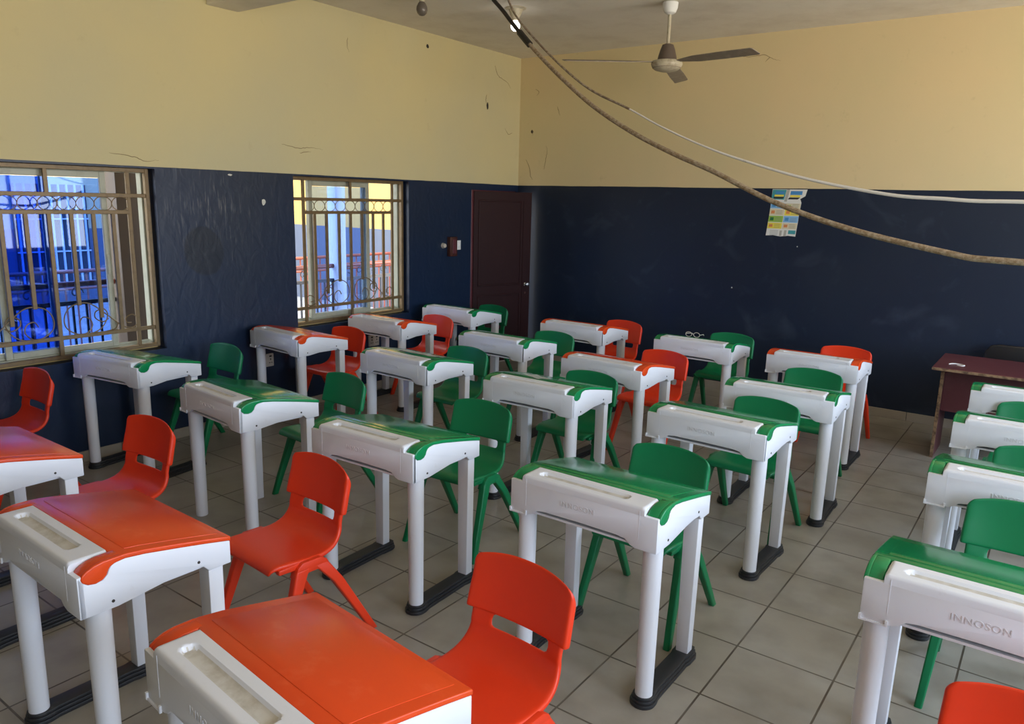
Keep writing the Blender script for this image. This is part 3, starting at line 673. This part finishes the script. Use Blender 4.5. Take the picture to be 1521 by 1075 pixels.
# x, y of the top of the backrest
CH = [
 ('A', -4.953, 4.44, 2.6, 'red', 'red chair behind the red-lidded desk between the two windows'),
 ('B', -4.858, 5.50, -2.5, 'red', 'red chair at the desk below the second window'),
 ('C', -4.92, 6.46, -2.0, 'green', 'green chair in front of the maroon door'),
 ('E', -3.624, 4.447, 0.3, 'green', 'green chair behind the desk with the folded paper'),
 ('D', -3.519, 5.505, 2.5, 'green', 'green chair just in front of the back-row red-lidded desk nearest the door'),
 ('F', -3.368, 6.510, -4.0, 'red', 'red chair against the back wall, nearest the door'),
 ('G', -2.468, 4.348, 0.3, 'green', 'green chair behind the desk with the white sheet in the middle of the room'),
 ('H', -2.416, 5.382, -3.3, 'red', 'red chair in the middle of the room, under the fan'),
 ('I', -2.318, 6.551, 2.4, 'green', 'green chair against the back wall, behind the desk with eyeglasses'),
 ('J', -1.372, 6.594, 1.4, 'red', 'red chair against the back wall, left of the maroon table'),
 ('K', -1.334, 5.486, 0.0, 'green', 'green chair directly in front of the rightmost red-lidded desk'),
 ('L', -1.321, 4.432, -2.5, 'green', 'green chair behind the second desk back in the column along the right aisle'),
 ('M', -1.376, 3.208, -1.3, 'green', 'large near green chair behind the desk with black foot bars, right of centre'),
 ('N', -2.554, 3.277, 3.4, 'green', 'green chair behind the centre front desk'),
 ('O', -3.614, 3.214, -4.2, 'green', 'green chair behind the desk that has no foot bars'),
 ('P', -5.02, 3.29, 0.6, 'green', 'green chair beside the left wall, right of the left window'),
 ('R', -2.499, 2.076, -3.5, 'red', 'red chair with visible slot, behind the large orange-red desk at left'),
 ('S', -1.243, 1.830, -3.0, 'red', 'nearest red chair, bottom centre of the photo'),
 ('Q', -3.605, 1.920, 3.0, 'red', 'red chair at lower left, behind the red desk cut off by the left edge'),
 ('X', -5.125, 2.03, 0.0, 'red', 'red chair below the left window, cut by the left edge'),
 ('T', 0.005, 3.457, 0.0, 'green', 'green chair at the right edge behind the nearest green-lidded desk'),
 ('U', 0.03, 4.354, 0.0, 'green', 'green chair at the right edge behind the second green-lidded desk'),
 ('V', -0.03, 5.40, 0.0, 'green', 'green chair at the right edge just in front of the farthest desk there'),
 ('Z', 0.10, 2.03, 0.0, 'red', 'red chair back in the bottom right corner'),
]
cp = {'red': make_chair(M['redc']), 'green': make_chair(M['greenc'])}
used = set()
for k, x, y, a, c, lab in CH:
    if c in used: o = copy_tree(cp[c])
    else: o = cp[c]; used.add(c)
    r_ = math.radians(a); oy = 0.172
    o.location = (x + oy * math.sin(r_), y - oy * math.cos(r_), 0); o.rotation_euler = (0, 0, r_)
    tag(o, lab, 'chair', 'moulded plastic school chairs')

# ------------------------------------------------------------ papers and glasses on desks
def lid_z(yl): # lid height at local depth
    tp = [(0.11, 0.8097), (0.14, 0.8092), (0.20, 0.8017), (0.30, 0.7822), (0.40, 0.7617), (0.49, 0.7415)]
    for (a, b), (c_, d) in zip(tp, tp[1:]):
        if yl <= c_: return b + (d - b) * (yl - a) / (c_ - a)
    return 0.733
def paper(key, xc, yc, lx, ly, rot, name, label, cat, curl=0.004, layers=1, m=None):
    dk = [d for d in DESKS if d[0] == key][0]; ra = math.radians(dk[3])
    bm = bmesh.new(); nx, ny = 10, 8
    for L_ in range(layers):
        G = []
        rr = math.radians(rot + 3 * L_)
        for j in range(ny + 1):
            row = []
            for i in range(nx + 1):
                u, v = (i / nx - .5) * lx, (j / ny - .5) * ly
                X = xc + u * math.cos(rr) - v * math.sin(rr); Y = yc + u * math.sin(rr) + v * math.cos(rr)
                row.append(bm.verts.new((X, Y, lid_z(Y) + 0.0020 + 0.002 * L_ + curl * abs(2 * i / nx - 1) ** 2 + 0.001 * math.sin(i * 1.3 + j))))
            G.append(row)
        for j in range(ny):
            for i in range(nx): bm.faces.new((G[j][i], G[j][i + 1], G[j + 1][i + 1], G[j + 1][i]))
    bmesh.ops.solidify(bm, geom=bm.faces[:], thickness=-0.0008)
    o = obj(name, finish(bm, name, m or M['paper']), None, (dk[1], dk[2], 0), ra); tag(o, label, cat)
paper('E', 0.06, 0.235, 0.36, 0.115, 0, 'folded_paper', 'long folded white paper lying on a green desk lid near the left wall', 'paper', 0.003, 2)
paper('G', -0.06, 0.215, 0.21, 0.11, -28, 'paper_sheet', 'white paper sheet on the green desk lid in the middle of the room', 'paper', 0.004, 1)
dk = [d for d in DESKS if d[0] == 'I'][0]
g = thing('eyeglasses', 'pale-framed eyeglasses lying on the green back-row desk', 'glasses', (dk[1] - 0.055, dk[2] + 0.17, 0.806))
bm = bmesh.new()
for s in (-1, 1): tube(bm, [(s * 0.034 + 0.026 * math.cos(2 * PI * k / 18), -0.02, 0.024 + 0.019 * math.sin(2 * PI * k / 18)) for k in range(18)], 0.0028, 6, True)
tube(bm, [(-0.010, -0.02, 0.028), (0, -0.02, 0.031), (0.010, -0.02, 0.028)], 0.0025, 6)
obj('rim', finish(bm, 'rim', M['socket']), g)
for s in (-1, 1):
    bm = bmesh.new(); tube(bm, spline([(s * 0.060, -0.02, 0.026), (s * 0.058, 0.03, 0.022), (s * 0.050, 0.085, 0.016), (s * 0.048, 0.10, 0.004)], 5), 0.0025, 6)
    obj('temple', finish(bm, 'temple', M['socket']), g)

# ------------------------------------------------------------ teacher's table and chair
t = thing('teacher_table', 'maroon laminate table with worn wooden edges by the back wall', 'table', (0, 0, 0))
TX0, TX1 = -0.70, 0.62
bm = bmesh.new(); box(bm, TX0, TX1, 6.235, 6.92, 0.722, 0.748); obj('table_top', finish(bm, 'table_top', M['maroon'], 0.002, 1), t)
bm = bmesh.new(); box(bm, TX0 - 0.002, TX1 + 0.002, 6.228, 6.2348, 0.726, 0.744); obj('worn_edge', finish(bm, 'worn_edge', M['rawwood'], 0.001, 1), t)
for xx in (TX0 + 0.04, TX1 - 0.065):
    bm = bmesh.new(); box(bm, xx, xx + 0.022, 6.46, 6.88, 0.0, 0.722); sp_ = obj('side_panel', finish(bm, 'side_panel', M['maroon'], 0.001, 1), t)
    bm = bmesh.new(); box(bm, xx - 0.001, xx + 0.023, 6.452, 6.4598, 0.0, 0.721); obj('worn_edge', finish(bm, 'worn_edge', M['rawwood'], 0.001, 1), sp_)
bm = bmesh.new(); box(bm, TX0 + 0.0625, TX1 - 0.0655, 6.50, 6.518, 0.37, 0.722); obj('modesty_panel', finish(bm, 'modesty_panel', M['maroon'], 0.001, 1), t)
bm = bmesh.new(); tube(bm, spline([(-0.615, 6.42, 0.7495), (-0.59, 6.45, 0.7515), (-0.55, 6.46, 0.750), (-0.515, 6.43, 0.7515), (-0.53, 6.40, 0.750), (-0.56, 6.41, 0.750)], 5), 0.004, 6)
tag(obj('paper_scrap', finish(bm, 'paper_scrap', M['paper'])), 'small twisted white scrap on the maroon table top', 'scrap')
c = thing('office_chair', 'black chair with rounded back behind the maroon table', 'chair', (-0.22, 7.18, 0))
bm = bmesh.new()
bk = [(-0.23, 0.50), (-0.245, 0.62), (-0.235, 0.74), (-0.20, 0.795), (-0.14, 0.81), (0.14, 0.81), (0.20, 0.795), (0.235, 0.74), (0.245, 0.62), (0.23, 0.50)]
prism(bm, bk, 'y', 0.10, 0.135); obj('backrest', finish(bm, 'backrest', M['blackp'], 0.012, 3), c)
bm = bmesh.new(); box(bm, -0.23, 0.23, -0.22, 0.13, 0.43, 0.475); obj('seat', finish(bm, 'seat', M['blackp'], 0.015, 3), c)
for sx in (-0.2, 0.2):
    for sy in (-0.18, 0.115):
        bm = bmesh.new(); cone(bm, (sx * 1.05, sy * 1.05, 0), (sx, sy, 0.44), 0.012, 0.012, 12); obj('leg', finish(bm, 'leg', M['blackp']), c)
    bm = bmesh.new(); box(bm, sx - 0.012, sx + 0.012, 0.105, 0.13, 0.44, 0.56); obj('back_post', finish(bm, 'back_post', M['blackp'], 0.003, 1), c)

# ------------------------------------------------------------ poster
pr = thing('wall_poster', 'small torn colourful educational poster hanging at the paint line', 'poster', (0, 0, 0))
PX, PZ0, PZ1 = -2.39, 1.592, 2.028
def pq(u, v): # u 0..1 across, v 0..1 up; lower part slants left
    xl = PX - 0.03 * (1 - v) + 0.012; xr = PX + 0.297 - 0.035 * (1 - v) + (0.025 if v > .8 else 0)
    return xl + (xr - xl) * u, PZ0 + (PZ1 - PZ0) * v
outline = [(0, 0), (.25, .012), (.5, -.01), (.75, .012), (1, 0), (1, .3), (.99, .5), (1.0, .72), (.94, .80), (1.0, .86), (1.03, 1.0), (.5, 1.0), (-.01, 1.0), (0, .8), (.01, .5)]
bm = bmesh.new(); prism(bm, [pq(u, v) for u, v in outline], 'y', YB - 0.004, YB - 0.001); obj('sheet', finish(bm, 'sheet', M['p_white'], smooth=False), pr)
def cell(u0, u1, v0, v1, m, lift=1):
    bm = bmesh.new(); prism(bm, [pq(u0, v0), pq(u1, v0), pq(u1, v1), pq(u0, v1)], 'y', YB - 0.004 - 0.0006 * lift, YB - 0.0035)
    return obj('printed_panel', finish(bm, 'printed_panel', M[m], smooth=False), pr)
rowsv = [(0.15, 0.29), (0.29, 0.44), (0.44, 0.585), (0.585, 0.71)]
cols = [('p_yel', 'p_cream'), ('p_grn', 'p_lblue'), ('p_cream', 'p_yel'), ('p_lblue', 'p_cream')]
icons = [('p_org', 'p_org'), ('p_dgrn', 'p_blue'), ('p_org', 'p_org'), ('p_blue', 'p_grn')]
for (v0, v1), cc_, ii in zip(rowsv, cols, icons):
    for q in (0, 1):
        u0 = 0.01 + 0.5 * q; cell(u0, u0 + 0.48, v0 + 0.006, v1 - 0.008, cc_[q])
        cell(u0 + 0.05, u0 + 0.17, v0 + 0.04, v1 - 0.04, ii[q], 2)
        for ln in range(3): cell(u0 + 0.22, u0 + 0.42, v0 + 0.032 + 0.032 * ln, v0 + 0.040 + 0.032 * ln, 'p_ink', 2)
cell(0.0, 0.42, 0.78, 0.99, 'p_teal'); cell(0.10, 0.36, 0.90, 0.955, 'p_blue', 2); cell(0.06, 0.38, 0.80, 0.84, 'p_blk', 2); cell(0.08, 0.36, 0.845, 0.885, 'p_yel', 2)
cell(0.55, 0.90, 0.885, 0.965, 'p_blue'); cell(0.54, 0.86, 0.79, 0.83, 'p_blk'); cell(0.55, 0.85, 0.835, 0.88, 'p_yel'); cell(0.43, 0.52, 0.74, 1.0, 'p_grey')
cell(0.74, 0.98, 0.05, 0.13, 'p_teal'); cell(0.45, 0.53, 0.0, 0.12, 'p_grey'); cell(0.60, 0.68, 0.0, 0.13, 'p_grey')
for ln in range(4): cell(0.12, 0.40, 0.02 + 0.03 * ln, 0.028 + 0.03 * ln, 'p_ink')

# ------------------------------------------------------------ ceiling fan
FX, FY, FZ = -2.86, 5.99, 2.974
f = thing('ceiling_fan', 'cream three-bladed ceiling fan hanging near the back wall', 'fan', (FX, FY, ZC))
z0 = FZ - ZC
bm = bmesh.new(); lathe(bm, [(0.045, 0), (0.062, -0.01), (0.060, -0.05), (0.045, -0.085), (0.018, -0.10)], 28); obj('canopy', finish(bm, 'canopy', M['paper']), f)
bm = bmesh.new(); cone(bm, (0, 0, -0.08), (0, 0, z0 + 0.12), 0.0135, 0.0135, 16); obj('rod', finish(bm, 'rod', M['fanw']), f)
bm = bmesh.new(); lathe(bm, [(0.02, z0 + 0.155), (0.045, z0 + 0.145), (0.06, z0 + 0.105), (0.075, z0 + 0.05), (0.078, z0 + 0.02)], 32); obj('motor_cover', finish(bm, 'motor_cover', M['fand']), f)
bm = bmesh.new(); lathe(bm, [(0.06, z0 + 0.032), (0.115, z0 + 0.022), (0.125, z0 + 0.006), (0.125, z0 - 0.008), (0.118, z0 - 0.024), (0.095, z0 - 0.045), (0.05, z0 - 0.058), (0.01, z0 - 0.060)], 40); obj('motor_housing', finish(bm, 'motor_housing', M['fanw']), f)
bm = bmesh.new(); tube(bm, [(0.110 * math.cos(2 * PI * k / 40), 0.110 * math.sin(2 * PI * k / 40), z0 - 0.030) for k in range(40)], 0.003, 6, True); obj('trim_ring', finish(bm, 'trim_ring', M['fanb']), f)
for a in (-136, -17, 106):
    ra = math.radians(a); bm = bmesh.new()
    out_ = [(0.115, 0.02), (0.20, 0.042), (0.30, 0.056), (0.55, 0.062), (0.84, 0.060), (0.855, 0.050), (0.855, -0.050), (0.84, -0.060), (0.55, -0.062), (0.30, -0.056), (0.20, -0.042), (0.115, -0.02)]
    prism(bm, out_, 'z', -0.003, 0.003)
    for v in bm.verts:
        tw = math.radians(-13); yy = v.co.y; v.co.y = yy * math.cos(tw); v.co.z = v.co.z + yy * math.sin(tw) * min(1, v.co.x / 0.3) - 0.03 * (v.co.x - 0.11) + 0.012
    b_ = obj('blade', finish(bm, 'blade', M['fanb'], 0.001, 1), f, (0, 0, z0), ra)

# ------------------------------------------------------------ bulbs
l = thing('ceiling_bulb', 'lit white bulb in a ceiling holder behind the hanging cables', 'light bulb', (-4.063, 5.543, ZC))
bm = bmesh.new(); lathe(bm, [(0.085, 0), (0.088, -0.006), (0.060, -0.014), (0.048, -0.05), (0.032, -0.075), (0.028, -0.10)], 28); obj('holder', finish(bm, 'holder', M['fanw']), l)
bm = bmesh.new(); lathe(bm, [(0.014, -0.098), (0.020, -0.105), (0.036, -0.125), (0.040, -0.145), (0.034, -0.165), (0.018, -0.180), (0.003, -0.184)], 24); obj('bulb', finish(bm, 'bulb', M['bulb']), l)
l = thing('dark_bulb', 'dark unlit bulb hanging at the top edge above the left wall', 'light bulb', (-4.50, 4.86, ZC))
bm = bmesh.new(); lathe(bm, [(0.05, 0), (0.05, -0.008), (0.022, -0.02), (0.022, -0.04)], 24); obj('holder', finish(bm, 'holder', M['fanw']), l)
bm = bmesh.new(); lathe(bm, [(0.018, -0.038), (0.030, -0.05), (0.043, -0.075), (0.045, -0.10), (0.038, -0.125), (0.02, -0.142), (0.003, -0.146)], 24); obj('bulb', finish(bm, 'bulb', M['bulboff']), l)

# ------------------------------------------------------------ hanging cables
C1 = [(-4.064, 5.237, 3.446), (-3.943, 5.206, 3.345), (-3.815, 5.174, 3.225), (-3.586, 5.116, 3.025), (-3.278, 5.037, 2.786), (-2.922, 4.947, 2.543), (-2.535, 4.848, 2.338), (-2.186, 4.759, 2.189), (-1.869, 4.679, 2.071), (-1.442, 4.57, 1.893), (-0.992, 4.456, 1.760), (-0.513, 4.334, 1.668), (-0.286, 4.276, 1.645), (0.3, 4.13, 1.66), (1.0, 3.95, 1.80), (1.9, 3.72, 2.18), (XR, 3.50, 2.80)]
s1 = spline(C1, 10)
cb = thing('hanging_cable', 'thick brown cable sagging from the ceiling across the room to the right', 'cable', C1[0])
def rel(pts, o): return [Vector(p) - Vector(o) for p in pts]
bm = bmesh.new(); tube(bm, rel(s1, C1[0]), 0.0155, 10); obj('sheath', finish(bm, 'sheath', M['rope']), cb)
bm = bmesh.new(); tube(bm, rel(s1[0:28], C1[0]), 0.0162, 10); tube(bm, rel(s1[24:30], C1[0]), 0.026, 10); obj('tape_wrap', finish(bm, 'tape_wrap', M['tape']), cb)
C2 = [(-3.96, 5.298, 3.446), (-3.865, 5.294, 3.303), (-3.642, 5.286, 3.088), (-3.373, 5.275, 2.865), (-3.116, 5.265, 2.694), (-2.785, 5.253, 2.545), (-2.527, 5.243, 2.416), (-2.203, 5.23, 2.278), (-1.901, 5.218, 2.174), (-1.439, 5.201, 2.046), (-0.946, 5.182, 1.956), (-0.652, 5.17, 1.937), (-0.39, 5.16, 1.927), (0.2, 5.14, 1.95), (1.0, 5.11, 2.10), (1.9, 5.07, 2.42), (XR, 5.04, 2.85)]
s2 = spline(C2, 10)
cb = thing('hanging_wire', 'thin wire, brown then white, sagging from the ceiling above the thick cable', 'wire', C2[0])
bm = bmesh.new(); tube(bm, rel(s2[:51], C2[0]), 0.0085, 8); obj('bare_length', finish(bm, 'bare_length', M['wiredark']), cb)
bm = bmesh.new(); tube(bm, rel(s2[50:], C2[0]), lambda t: 0.0065 + 0.0045 * min(1, max(0, (t - .15) / .35)), 8); obj('white_sleeve', finish(bm, 'white_sleeve', M['wirewhite']), cb)

# ------------------------------------------------------------ outside: veranda, railing, far wing
bm = bmesh.new(); box(bm, -7.9, XL - T, -4, 12.0, -0.12, -0.01); struct('floor_veranda', finish(bm, 'floor_veranda', M['concrete'], smooth=False))
bm = bmesh.new(); box(bm, -8.1, XL - T, -4, 12.0, 3.3, 3.45); struct('ceiling_veranda', finish(bm, 'ceiling_veranda', M['outwhite'], smooth=False))
bm = bmesh.new(); box(bm, -60, XL - T, -60, 60, -0.75, -0.6); struct('floor_courtyard', finish(bm, 'floor_courtyard', M['concrete'], smooth=False))
bm = bmesh.new(); box(bm, -20, XL - T, 12.0, 12.2, -0.6, 1.16); box(bm, -20, XL - T, 12.0, 12.2, 1.16, 10.0, 1)
struct('wall_wing', finish(bm, 'wall_wing', [M['greyblue'], M['yellow']], smooth=False), 'yellow and grey wing wall seen through the second window')
bm = bmesh.new(); box(bm, -18.2, -18.0, -8, 12.0, -0.6, 1.0); box(bm, -18.2, -18.0, -8, 12.0, 1.0, 10.5, 1)  # far wing, its unseen height added to block skylight over the court
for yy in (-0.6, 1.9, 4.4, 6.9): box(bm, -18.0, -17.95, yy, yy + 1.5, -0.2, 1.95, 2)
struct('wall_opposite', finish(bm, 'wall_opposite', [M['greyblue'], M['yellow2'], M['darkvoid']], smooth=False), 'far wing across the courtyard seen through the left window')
bm = bmesh.new()
for yy in (-0.6, 1.9, 4.4, 6.9):
    for k in range(9): box(bm, -17.94, -17.90, yy + 0.05 + 0.17 * k, yy + 0.085 + 0.17 * k, -0.2, 1.95)
    for zz in (0.5, 1.2): box(bm, -17.94, -17.91, yy, yy + 1.5, zz, zz + 0.03)
gr = tag(obj('window_bars', finish(bm, 'window_bars', M['outwhite'], smooth=False)), 'white window bars on the far wing across the courtyard', 'window bars', kind='structure')
def pillar(y, m, label, hw=0.15):
    bm = bmesh.new(); box(bm, -7.6 - hw, -7.6 + hw, y - hw, y + hw, -0.01, 3.3); o = obj('pillar', finish(bm, 'pillar', m, 0.01, 2)); tag(o, label, 'pillar', 'veranda pillars', kind='structure')
pillar(3.92, M['outbrown'], 'dark brown veranda pillar seen through the left window', 0.16); pillar(6.62, M['outpale'], 'pale slim veranda pillar seen through the second window', 0.08); pillar(1.25, M['outwhite'], 'pale veranda pillar behind the left edge'); pillar(9.4, M['outwhite'], 'pale veranda pillar far along, towards the yellow wall')
rl = thing('veranda_railing', 'railing with red-brown handrail and black balusters outside the windows', 'railing', (-7.6, 0, 0))
for (a, b) in ((-4, 1.09), (1.41, 3.75), (4.09, 6.54), (6.70, 9.24), (9.56, 12.0)):
    bm = bmesh.new(); cone(bm, (0, a, 0.985), (0, b, 0.985), 0.028, 0.028, 12); obj('handrail', finish(bm, 'handrail', M['railred']), rl)
    bm = bmesh.new(); box(bm, -0.018, 0.018, a, b, 0.785, 0.825); obj('mid_rail', finish(bm, 'mid_rail', M['railblk'], smooth=False), rl)
    bm = bmesh.new(); box(bm, -0.015, 0.015, a, b, 0.06, 0.085); y = a + 0.06
    while y < b: box(bm, -0.009, 0.009, y - 0.009, y + 0.009, 0.06, 0.80); y += 0.125
    obj('balusters', finish(bm, 'balusters', M['railblk'], smooth=False), rl)
    bm = bmesh.new(); y = a + 0.2
    while y < b - 0.15:
        for s in (-1, 1):
            P_ = [(0, y + s * (0.02 + 0.16 * (1 - math.exp(-t * 0.12)) * 0 + 0.075 + (0.07 - 0.011 * t) * math.cos(t)), 0.895 + (0.07 - 0.011 * t) * math.sin(t)) for t in [k * 0.45 for k in range(14)]]
            tube(bm, P_, 0.006, 5)
        y += 0.42
    obj('scrolls', finish(bm, 'scrolls', M['railblk']), rl)
# far railing of the opposite wing
rl = thing('far_railing', 'second red handrail across the courtyard, in front of the yellow wing', 'railing', (-12.0, 0, 0))
bm = bmesh.new(); cone(bm, (0, -6, 0.66), (0, 12, 0.66), 0.03, 0.03, 10); cone(bm, (0, -6, 0.40), (0, 12, 0.40), 0.02, 0.02, 8); obj('handrail', finish(bm, 'handrail', M['railred']), rl)
bm = bmesh.new(); y = -6
while y < 12: box(bm, -0.01, 0.01, y - 0.01, y + 0.01, -0.6, 0.64); y += 0.16
obj('balusters', finish(bm, 'balusters', M['railred'], smooth=False), rl)
# a shrub in the courtyard
bm = bmesh.new()
for k in range(420):
    th, ph, rr = random.uniform(0, 2 * PI), random.uniform(0, PI), random.uniform(0.2, 0.75)
    c_ = Vector((-10.6 + rr * math.cos(th) * math.sin(ph), 2.9 + rr * math.sin(th) * math.sin(ph), 0.75 + 1.3 * rr * math.cos(ph)))
    d1 = Vector((random.uniform(-1, 1), random.uniform(-1, 1), random.uniform(-.5, 1))).normalized() * 0.09; d2 = d1.orthogonal().normalized() * 0.035
    vs = [bm.verts.new(c_ + p) for p in (-d1, d2, d1, -d2)]; bm.faces.new(vs)
t = thing('shrub', 'green shrub in the courtyard behind the blue glass', 'shrub', (0, 0, 0))
obj('foliage', finish(bm, 'foliage', M['leaf'], smooth=False), t)
bm = bmesh.new(); cone(bm, (-10.6, 2.9, -0.6), (-10.6, 2.9, 0.7), 0.04, 0.02, 8); obj('stem', finish(bm, 'stem', M['outbrown']), t)
